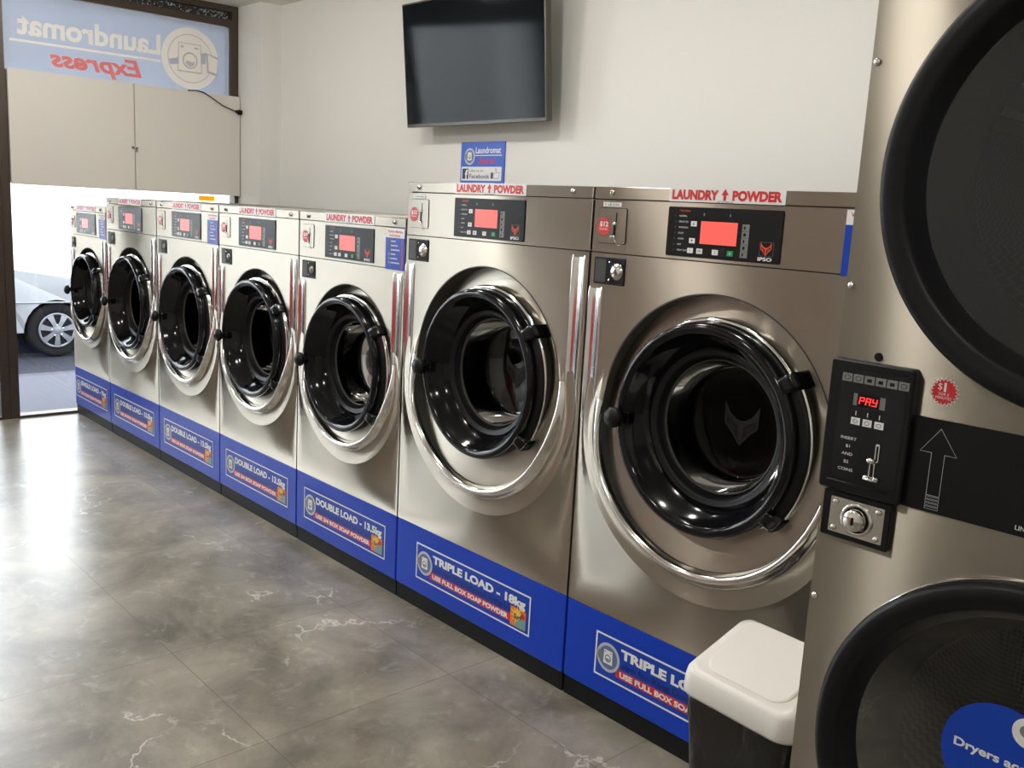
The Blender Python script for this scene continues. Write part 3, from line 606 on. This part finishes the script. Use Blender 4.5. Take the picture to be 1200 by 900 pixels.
# hollow front: keep the body behind the drums
b = MB(); b.box(.0, .012, .012, 1.08, .0, 1.93, DSTEEL); b.box(DW-.012, DW, .012, 1.08, 0, 1.93, DSTEEL); b.box(0.012, DW-.012, .012, 1.08, 1.918, 1.93, DSTEEL); b.box(.012, DW-.012, 1.07, 1.08, 0, 1.918, DSTEEL); b.box(.012, DW-.012, .03, 1.07, .0, .05, DSTEEL); b.box(.012, DW-.012, .03, 1.07, .985, 1.0, DSTEEL)
b.build('body', dry)
RX = .397
for nm, cz, z0, z1 in (('upper_front_sheet', 1.467, .985, 1.93), ('lower_front_sheet', .522, 0.0, .984)):
    s = MB(); polar_panel(s, 0, DW, z0, z1, RX, cz, .322, 0, 0, 0, 0, DSTEEL, DSTEEL); s.build(nm, dry)
for nm, cz in (('upper_door', 1.467), ('lower_door', .522)):
    s = MB(); s.lathe([(.345, .002), (.346, -.022), (.342, -.030), (.334, -.034), (.318, -.034), (.312, -.031), (.306, -.031), (.300, -.024), (.284, .004), (.281, .010)], RX, cz, BLACK, 120); d_ = s.build(nm, dry)
    s = MB(); s.lathe([(.3485, .001), (.3485, -.004), (.346, -.006)], RX, cz, CHROME, 120); s.build('door_edge_trim', d_)
    s = MB(); s.lathe([(.285, .006), (.001, .006)], RX, cz, SMOKE, 96, smooth=False); gl = s.build('door_glass', d_)
    s = MB(); s.lathe([(.322, .002), (.322, .05), (.28, .06), (.25, .062), (.245, .10)], RX, cz, CARDARK, 96); s.build('door_seal', d_)
    s = MB(); n = 96; ys = [.09, .78]; vs = []; fs = []
    for y_ in ys:
        for i in range(n+1): a = 2*pi*i/n; vs.append((RX+.33*cos(a), y_, cz+.33*sin(a)))
    fs = [(i, n+1+i, n+2+i, i+1) for i in range(n)]
    s.add(vs, fs, DRUM, True); nb = len(s.v)
    s.lathe([(.33, .78), (.001, .78)], RX, cz, DRUM, 48, smooth=False); s.lathe([(.33, .09), (.252, .09)], RX, cz, CARDARK, 64, smooth=False)
    for a in (.6, 2.7, 4.8):
        cx_, cz_ = RX+.3*cos(a), cz+.3*sin(a); t_ = Vector((-sin(a), cos(a)))
        p0 = (RX+.33*cos(a+.13), cz+.33*sin(a+.13)); p1 = (RX+.33*cos(a-.13), cz+.33*sin(a-.13)); p2 = (RX+.25*cos(a-.03), cz+.25*sin(a-.03)); p3 = (RX+.25*cos(a+.03), cz+.25*sin(a+.03))
        s.add([(x_, y_, z_) for y_ in (.1, .77) for x_, z_ in (p0, p1, p2, p3)], [(0, 1, 2, 3), (0, 3, 7, 4), (3, 2, 6, 7), (2, 1, 5, 6)], DRUM, False)
    o = s.build('drum', dry); me = o.data; uvl = me.uv_layers.new(name='UVMap')
    for lp in me.loops:
        v = me.vertices[lp.vertex_index].co; r_ = math.hypot(v.x-RX, v.z-cz)
        uvl.data[lp.index].uv = ((math.atan2(v.z-cz, v.x-RX) % (2*pi))*.33, v.y) if r_ > .32 and v.y < .779 else (v.x, v.z)
    if nm == 'lower_door':       # round blue sticker on the lower glass
        cx_, cz_ = .352, .563
        s = MB(); s.plate(circ(cx_, cz_, .093, 64), .0045, .0056, BLUE2); st = s.build('dryer_sticker', d_)
        s = MB(); s.text('Dryers accept', cx_-.073, cz_-.002, .0040, WHITE, h=.0145, bold=.03, w=.146); s.build('lettering', st)
        s = MB(); s.poly(circ(cx_+.034, cz_+.064, .025, 32), .0040, WHITE); s.poly(circ(cx_+.030, cz_+.066, .010, 20), .0037, GREYP); s.poly(circ(cx_+.042, cz_+.056, .008, 20), .0034, SILVERP); s.build('coin_picture', st)
# black strip between the doors
s = MB(); s.plate(rect(.125, .932, DW-.004, 1.086), -.003, .002, M('black_panel_film', (.008, .008, .008, 1), .34, spec=.18)); sp_ = s.build('lint_panel', dry)
s = MB()
def outline(mb, P, t, y, m):
    I = inset(P, t); n = len(P); mb.add([(x, y, z) for x, z in P]+[(x, y, z) for x, z in I], [(i, (i+1) % n, n+(i+1) % n, n+i) for i in range(n)], m)
ax0 = .194
outline(s, [(ax0-.011, .960), (ax0+.011, .960), (ax0+.011, 1.030), (ax0+.030, 1.030), (ax0, 1.072), (ax0-.030, 1.030), (ax0-.011, 1.030)], .0011, -.0035, SILVERP)
for k in range(4): outline(s, rect(ax0-.011, .9375+.0056*k, ax0+.011, .9418+.0056*k), .0008, -.0035, SILVERP)
s.build('arrow_print', sp_)
s = MB(); s.text('LINT FILTER', .323, .9415, -.0035, WHITE, h=.0075, bold=.01); s.build('lettering', sp_)
# coin panel
s = MB(); P0 = rrect(.000, .932, .148, 1.160, .006); s.plate(P0, -.018, .002, BLACK, ch=.003); cpn = s.build('coin_panel', dry)
s = MB(); s.plate(rrect(.018, .947, .1145, 1.1514, .003), -.0188, -.018, GLOSSB)
s.tube([(.014, -.0195, .942), (.106, -.0195, .942)], .0018, BLACK); s.build('panel_face', cpn)
s = MB()
for k in range(6):
    xa = .020+.0165*k; s.poly(rect(xa, 1.128, xa+.0148, 1.143), -.0192, GREYP)
    outline(s, circ(xa+.0074, 1.1355, .0045, 12), .0010, -.0195, MATB) if k in (0, 1, 5) else s.poly(rect(xa+.004, 1.132, xa+.0108, 1.138), -.0195, MATB)
s.build('cycle_icons', cpn)
s = MB(); s.poly(rect(.040, 1.087, .087, 1.109), -.0192, GREYP); s.plate(rect(.046, 1.086, .079, 1.110), -.0198, -.0190, MATB)
def seg(mb, x, z, s_, on, m):      # seven segment character
    q_ = {'a': (0, 2, 1, 2), 'b': (1, 1, 1, 2), 'c': (1, 0, 1, 1), 'd': (0, 0, 1, 0), 'e': (0, 0, 0, 1), 'f': (0, 1, 0, 2), 'g': (0, 1, 1, 1)}
    for c_ in on:
        x0_, z0_, x1_, z1_ = q_[c_]; X0, Z0, X1, Z1 = [v*s_ for v in (x0_, z0_, x1_, z1_)]; t_ = s_*.14; sh = .12
        mb.poly([(x+X0+a+(Z+b)*sh, z+Z+b) for a, Z, b in ((-t_, Z0, -t_), )][:0] or [(x+X0-t_+(Z0)*sh, z+Z0-t_), (x+X1+t_+(Z0)*sh, z+Z0-t_), (x+X1+t_+Z1*sh, z+Z1+t_), (x+X0-t_+Z1*sh, z+Z1+t_)], -.0202, m)
for k, on in enumerate(('abefg', 'abcefg', 'bcdfg')): seg(s, .0495+.0095*k, 1.0915, .0058, on, LEDR)
s.build('led_display', cpn)
for k in range(3):
    s = MB(); s.poly(rect(.040+.0175*k, 1.052, .0535+.0175*k, 1.065), -.0192, WHITE); outline(s, circ(.0465+.0175*k, 1.0582, .0037, 10), .0008, -.0195, MATB); s.poly(rect(.0455+.0175*k, 1.069, .0468+.0175*k, 1.077), -.0192, WHITE)
    s.build('cycle_button', cpn)
s = MB()
for k, tx in enumerate(('INSERT', '$1', 'AND', '$2', 'COINS')): s.text(tx, .040, 1.0225-.0145*k, -.0192, WHITE, h=.0055, align='c')
s.build('lettering', cpn)
s = MB(); s.plate(rrect(.0815, .992, .0875, 1.026, .0028), -.0205, -.0188, POLISH); s.plate(rrect(.0832, .994, .0858, 1.022, .001), -.0212, -.0200, MATB)
s.plate(rrect(.0755, .962, .0835, .996, .0028), -.0205, -.0188, POLISH); s.plate(rrect(.0772, .964, .0818, .988, .002), -.0212, -.0200, MATB)
s.ball((.0775, -.022, .9935), .0068, .005, .0062, POLISH, 14); s.tube([(.070, -.024, .9595), (.091, -.024, .9595)], .0026, CHROME); s.ball((.073, -.021, .962), .005, .004, .0045, POLISH, 12); s.ball((.087, -.021, .962), .005, .004, .0045, POLISH, 12); s.build('coin_slot', cpn)
for o_ in cpn.children:      # fit the printed panel to its frame
    for v_ in o_.data.vertices: v_.co.x *= 1.2; v_.co.z = 1.131-(1.1355-v_.co.z)*.94
# lock
s = MB(); s.plate(rrect(.010, .846, .134, .928, .003), -.012, .002, BLACK, ch=.002); lk = s.build('lock_housing', dry)
s = MB(); s.plate(rrect(.026, .856, .124, .919, .002), -.0128, -.012, POLISH); s.build('lock_plate', lk)
s = MB(); s.lathe([(.029, -.0128), (.029, -.016), (.026, -.017), (.0235, -.0165)], .077, .888, POLISH, 32); s.lathe([(.0235, -.0165), (.021, -.0165)], .077, .888, MATB, 32); s.lathe([(.020, -.014), (.019, -.026), (.016, -.029), (0, -.0295)], .077, .888, POLISH, 32); s.poly(rrect(.0745, .881, .0795, .895, .002), -.0298, MATB); s.build('lock_barrel', lk)
for x_, z_ in ((.036, .864), (.036, .911), (.114, .864), (.114, .911)): MB().ball((x_, -.0145, z_), .0055, .0035, .0055, POLISH, 14).build('lock_screw', lk)
for z_ in (1.648, 1.284, .725): MB().ball((.0105, -.002, z_), .0065, .004, .0065, POLISH, 14).build('panel_screw', dry)
MB().plate(circ(.074, 1.170, .0072, 24), -.003, .001, MATB, ch=.001).build('hole_plug', dry)
s = MB(); xs_, zs_ = .1893, 1.1307; s.poly(star(xs_, zs_, .0190, .0240, 20), -.0010, STICKW); s.poly(star(xs_, zs_, .0175, .0218, 20), -.0014, RED)
s.text('$', xs_-.0105, zs_+.0035, -.0018, WHITE, h=.008); s.text('1', xs_-.001, zs_+.0015, -.0018, WHITE, h=.0135, bold=.05); s.text('FOR 6', xs_+.000, zs_-.0055, -.0018, WHITE, h=.0045, align='c'); s.text('MINUTES', xs_, zs_-.0115, -.0018, WHITE, h=.0045, w=.025, align='c'); s.build('price_sticker', dry)

# ------------------------------------------------------------------ bin
BR = R(-3)
bn = empty('waste_bin', (1.628, -.215, 0), 'white swing-lid rubbish bin wrapped in a black liner between washer and dryer', 'bin'); bn.rotation_euler = (0, 0, BR)
def rring(w_, d_, r, z, k=5, bow=0):
    P = rrect(-w_/2, -d_/2, w_/2, d_/2, r, k); return [(x*(1+bow*0), y-(bow*(1-(2*x/w_)**2) if y < -d_/2+.003 else 0), z) for x, y in P]
def loft(mb, rings, m, smooth=True, cap0=True, cap1=True):
    n = len(rings[0]); vs = [v for r_ in rings for v in r_]; fs = [(j*n+i, j*n+(i+1) % n, (j+1)*n+(i+1) % n, (j+1)*n+i) for j in range(len(rings)-1) for i in range(n)]
    if cap0: fs.append(list(range(n))[::-1])
    if cap1: fs.append([(len(rings)-1)*n+i for i in range(n)])
    return mb.add(vs, fs, m, smooth)
s = MB(); rg = []
for j in range(15):
    t_ = j/14; z_ = .002+.40*t_; w_ = .222+.045*t_; d_ = .15+.045*t_; ring_ = []
    base = rrect(-w_/2, -d_/2, w_/2, d_/2, .035, 9)
    for x, y in base:
        nz_ = noise.noise(Vector((x*14, y*14, z_*7)))*.009+noise.noise(Vector((x*34+9, y*34, z_*13)))*.004
        l_ = math.hypot(x, y); ring_.append((x*(1+nz_/l_), y*(1+nz_/l_), z_))
    rg.append(ring_)
loft(s, rg, BAG); s.build('liner_bag', bn)
s = MB(); BWX, BDY = .286, .215
def lidring(w_, d_, z_, r, back=0): return [(x, y, z_+back*((y+d_/2)/d_)) for x, y in rrect(-w_/2, -d_/2, w_/2, d_/2, r, 8)]
loft(s, [lidring(BWX, BDY, .388, .045), lidring(BWX+.006, BDY+.006, .395, .048), lidring(BWX-.002, BDY-.002, .422, .040, .014), lidring(BWX-.012, BDY-.008, .435, .034, .044), lidring(BWX-.030, BDY-.018, .444, .026, .064), lidring(BWX-.07, BDY-.05, .446, .02, .066)], BINW); s.build('lid', bn)
s = MB(); loft(s, [lidring(BWX-.080, BDY-.060, .441, .035, .066), lidring(BWX-.080, BDY-.060, .450, .035, .067), lidring(BWX-.088, BDY-.068, .453, .033, .067)], BINW, smooth=False); s.build('swing_flap', bn)

# ------------------------------------------------------------------ television and wall sign
tv = empty('television', (-1.02, 1.09, 1.775), 'flat black television with thin grey bezel, tilted forward high on the back wall', 'television')
TW, TH = 1.045, .60
s = MB(); s.plate(rrect(-TW/2, 0, TW/2, TH, .006), 0, .035, TVB, ch=.002); s.plate(rrect(-TW/2+.12, .08, TW/2-.12, TH-.12, .02), .035, .065, BLACK); s.build('casing', tv)
s = MB(); s.plate(rect(-TW/2+.008, .016, TW/2-.008, TH-.008), -.0012, .0, TVS); s.build('screen', tv)
s = MB(); s.box(-.15, .15, .066, .072, .15, .40, BLACK); s.build('wall_bracket', tv)
s = MB(); s.box(-.12, .12, .072, .08, .2, .3, BLACK); s.tube([(0, .07, .26), (0, .125, .26)], .02, BLACK); s.build('mount_arm', tv)
tv.rotation_euler = (R(5.5), 0, 0)
ws = empty('wall_sign', (-1.0725, YB, 1.44), 'small blue Laundromat Express sign with white Facebook box on the back wall below the television', 'sign')
s = MB(); s.plate(rect(-.1675, 0, .1675, .267), -.006, -.0005, M('blue_sign_board', srgb(36, 84, 190), .35)); bd = s.build('board', ws)
s = MB(); badge(s, -.098, .196, .041, -.0063); s.build('emblem', bd)
s = MB(); s.text('Laundromat', -.052, .212, -.0066, WHITE, w=.192, h=.030, bold=.02); s.poly(rect(-.055, .199, .148, .203), -.0066, WHITE); s.text('Express', -.022, .163, -.0066, RED, w=.125, h=.028, bold=.02, shear=.2)
s.build('lettering', bd); s = MB(); s.plate(rrect(-.158, .078, .150, .146, .004), -.0072, -.006, STICKW); s.plate(rect(-.150, .086, -.102, .137), -.0078, -.0072, NAVY)
s.text('f', -.128, .086, -.0082, WHITE, h=.034, bold=.04); s.text('Like us on', -.090, .121, -.0082, DARKTONE, w=.105, h=.013); s.text('Facebook', -.092, .089, -.0082, NAVY, w=.155, h=.022, bold=.01)
s.poly(rect(.073, .089, .090, .118), -.0078, NAVY); s.poly([(.093, .090), (.130, .089), (.138, .118), (.116, .120), (.112, .139), (.104, .139), (.106, .118), (.093, .112)], -.0078, GREYP); s.poly([(.095, .092), (.128, .091), (.135, .116), (.113, .118), (.110, .136), (.106, .136), (.108, .116), (.095, .110)], -.0082, WHITE)
s.text('Phone for service', -.09, .058, -.0066, WHITE, w=.2, h=.012) if False else s.poly(rect(-.065, .052, .105, .068), -.0066, SILVERP); s.build('facebook_panel', bd)

# ------------------------------------------------------------------ street outside
s = MB(); s.add([(XW-.03, -14, -.03), (-6.3, -14, -.28), (-6.3, 16, -.28), (XW-.03, 16, -.03)], [(0, 1, 2, 3)], PATHM); tag(s.build('footpath'), kind='structure')
s = MB(); s.add([(-6.3, -14, -.28), (-6.45, -14, -.285), (-6.45, 16, -.285), (-6.3, 16, -.28)], [(0, 1, 2, 3)], KERBM); s.add([(-6.45, -14, -.285), (-6.47, -14, -.42), (-6.47, 16, -.42), (-6.45, 16, -.285)], [(0, 1, 2, 3)], KERBM); tag(s.build('kerb'), kind='structure')
s = MB(); s.add([(-6.47, -14, -.42), (-8.67, -14, -.528), (-8.67, 16, -.528), (-6.47, 16, -.42)], [(0, 1, 2, 3)], ROADM); s.add([(-8.67, -14, -.528), (-18, -14, -.60), (-18, 16, -.60), (-8.67, 16, -.528)], [(0, 1, 2, 3)], ROADM); tag(s.build('road'), kind='structure')
s = MB(); s.box(-18.4, -18.0, -14, 16, -.60, 5.5, PALEB); tag(s.build('wall_opposite'), kind='structure')
def car():
    # side-on parked car, its side towards the shop; front wheel at y = WY
    WY, GZ, SX = 1.434, -.528, -8.67
    root = empty('parked_car', (SX, WY-1.3, GZ), 'white car parked at the kerb outside the window, silver seven-spoke hubcap showing', 'car')
    # outline in (y, z) of the body side, relative
    ar = .345; L = []
    def arc(c, r, a0, a1, n=12): return [(c+r*cos(a0+(a1-a0)*i/n), .31+r*sin(a0+(a1-a0)*i/n)) for i in range(n+1)]
    yf, yr = 1.3, -1.3
    side = [(-2.15, .35), (yr-ar, .30)] + arc(yr, ar, pi, 0) + [(yr+ar, .29), (yf-ar, .29)] + arc(yf, ar, pi, 0) + [(yf+ar, .30), (2.08, .32), (2.14, .50), (2.05, .74), (1.75, .86), (1.05, .96), (.62, 1.03), (.05, 1.38), (-.9, 1.42), (-1.55, 1.10), (-2.1, 1.02), (-2.18, .7)]
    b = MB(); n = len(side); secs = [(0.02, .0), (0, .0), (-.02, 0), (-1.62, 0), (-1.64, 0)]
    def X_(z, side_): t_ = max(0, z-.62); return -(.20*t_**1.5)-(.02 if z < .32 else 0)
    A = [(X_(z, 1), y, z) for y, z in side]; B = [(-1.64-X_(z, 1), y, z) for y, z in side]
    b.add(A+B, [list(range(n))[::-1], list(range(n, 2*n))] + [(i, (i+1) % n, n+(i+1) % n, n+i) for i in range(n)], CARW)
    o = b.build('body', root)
    g_ = MB(); g_.add([(X_(z, 1)+.006, y, z) for y, z in ((.60, 1.0), (.06, 1.32), (-.85, 1.36), (-1.40, 1.08), (-1.3, .96), (.55, .94))], [list(range(6))], CARGL); g_.build('side_window', root)
    l_ = MB(); l_.tube([(.004, .68, .24), (.004, .70, .60), (-.01, .62, .95)], .004, CARDARK, 4); l_.tube([(.004, -.35, .24), (.004, -.35, .95)], .004, CARDARK, 4); l_.tube([(.006, 2.0, .62), (.012, 0, .64), (.006, -2.1, .64)], .010, CARW, 6); l_.tube([(.02, -.15, .80), (.02, .0, .80)], .012, CARDARK, 6); l_.build('door_lines', root)
    for wy in (yf, yr):
        a_ = MB(); P = [(-.03, wy+(ar-.005)*cos(t_), .31+(ar-.005)*sin(t_)) for t_ in [pi*i/16 for i in range(17)]]; Q = [(-.30, p[1], p[2]) for p in P]
        a_.add(P+Q, [(i, i+1, 18+i, 17+i) for i in range(16)], CARDARK); a_.add([(-.26, wy-ar, .0+.02), (-.26, wy+ar, .02), (-.26, wy+ar, .68), (-.26, wy-ar, .68)], [(0, 1, 2, 3)], CARDARK); a_.build('wheel_arch', root)
        for x_ in (0, -1.44):
            w_ = MB(); tmp = MB()
            tmp.lathe([(.12, -.015), (.19, -.010), (.205, -.020), (.27, -.028), (.30, -.015), (.308, .02), (.308, .15), (.30, .19), (.10, .20)], 0, 0, TYRE, 48)
            w_.add([(-y-.045+x_, wy+x, .308+z) for x, y, z in tmp.v], [f_ for f_ in tmp.f], TYRE, True); wo = w_.build('wheel', root)
            if x_ == 0:
                h_ = MB(); tmp = MB(); tmp.lathe([(.198, -.022), (.192, -.030), (.176, -.026), (.172, -.016)], 0, 0, ALLOY, 48); tmp.lathe([(.06, -.032), (.045, -.040), (0, -.042)], 0, 0, ALLOY, 24)
                for k in range(7):
                    a = 2*pi*k/7+.2; c_, s_ = cos(a), sin(a)
                    P = [(r_*c_-q_*s_, y_, r_*s_+q_*c_) for r_, q_, y_ in ((.045, -.022, -.038), (.045, .022, -.038), (.120, .026, -.036), (.180, .036, -.028), (.180, -.036, -.028), (.120, -.026, -.036))]
                    tmp.add(P, [[0, 1, 2, 3, 4, 5][::-1]], ALLOY)
                tmp.lathe([(.174, -.012), (.001, -.012)], 0, 0, CARDARK, 32)
                for k in range(5):
                    a = 2*pi*k/5+.4; tmp.ball((.062*cos(a), -.041, .062*sin(a)), .010, .008, .010, POLISH, 10)
                h_.v = [(-y-.030+x_, wy+x, .308+z) for x, y, z in tmp.v]; h_.f = [list(f_)[::-1] for f_ in tmp.f]; h_.fm = tmp.fm; h_.sm = tmp.sm; h_.mats = tmp.mats; h_.build('hubcap', wo)
    return root
car()
# ------------------------------------------------------------------ far side of the shop: a row of red chairs, seen only as reflections
def chair(loc):
    r_ = empty('red_chair', loc, 'red moulded plastic chair against the wall opposite the machines', 'chair', 'row of red chairs opposite the machines')
    s = MB(); s.box(-.22, .22, -.22, .22, .43, .46, REDCH, bev=.012); s.build('seat', r_)
    s = MB(); s.box(-.21, .21, -.25, -.22, .46, .88, REDCH, bev=.012); s.build('backrest', r_)
    for x_ in (-.18, .18):
        for y_ in (-.18, .18): MB().tube([(x_, y_, 0), (x_*.9, y_*.9, .43)], .012, CHROME).build('leg', r_)
    return r_
ch0 = chair((-2.75, -3.2, 0))
for k in range(1, 5): copy_tree(ch0).location = (-2.75+.56*k, -3.2, 0)
YF_ = filmmat('yellow_translucent_sticker', srgb(235, 195, 60), .85); ys = MB(); ys.box(0, .0008, -.056, .056, 0, .024, YF_); ys.box(0, .0008, -.056, .056, .024, .032, filmmat('pale_orange_translucent_sticker', srgb(230, 190, 140), .85))
tag(ys.build('window_sticker', None, (XW-.005, .867, 1.338)), 'small yellow sticker on the window glass just under the grey cupboard', 'sticker')
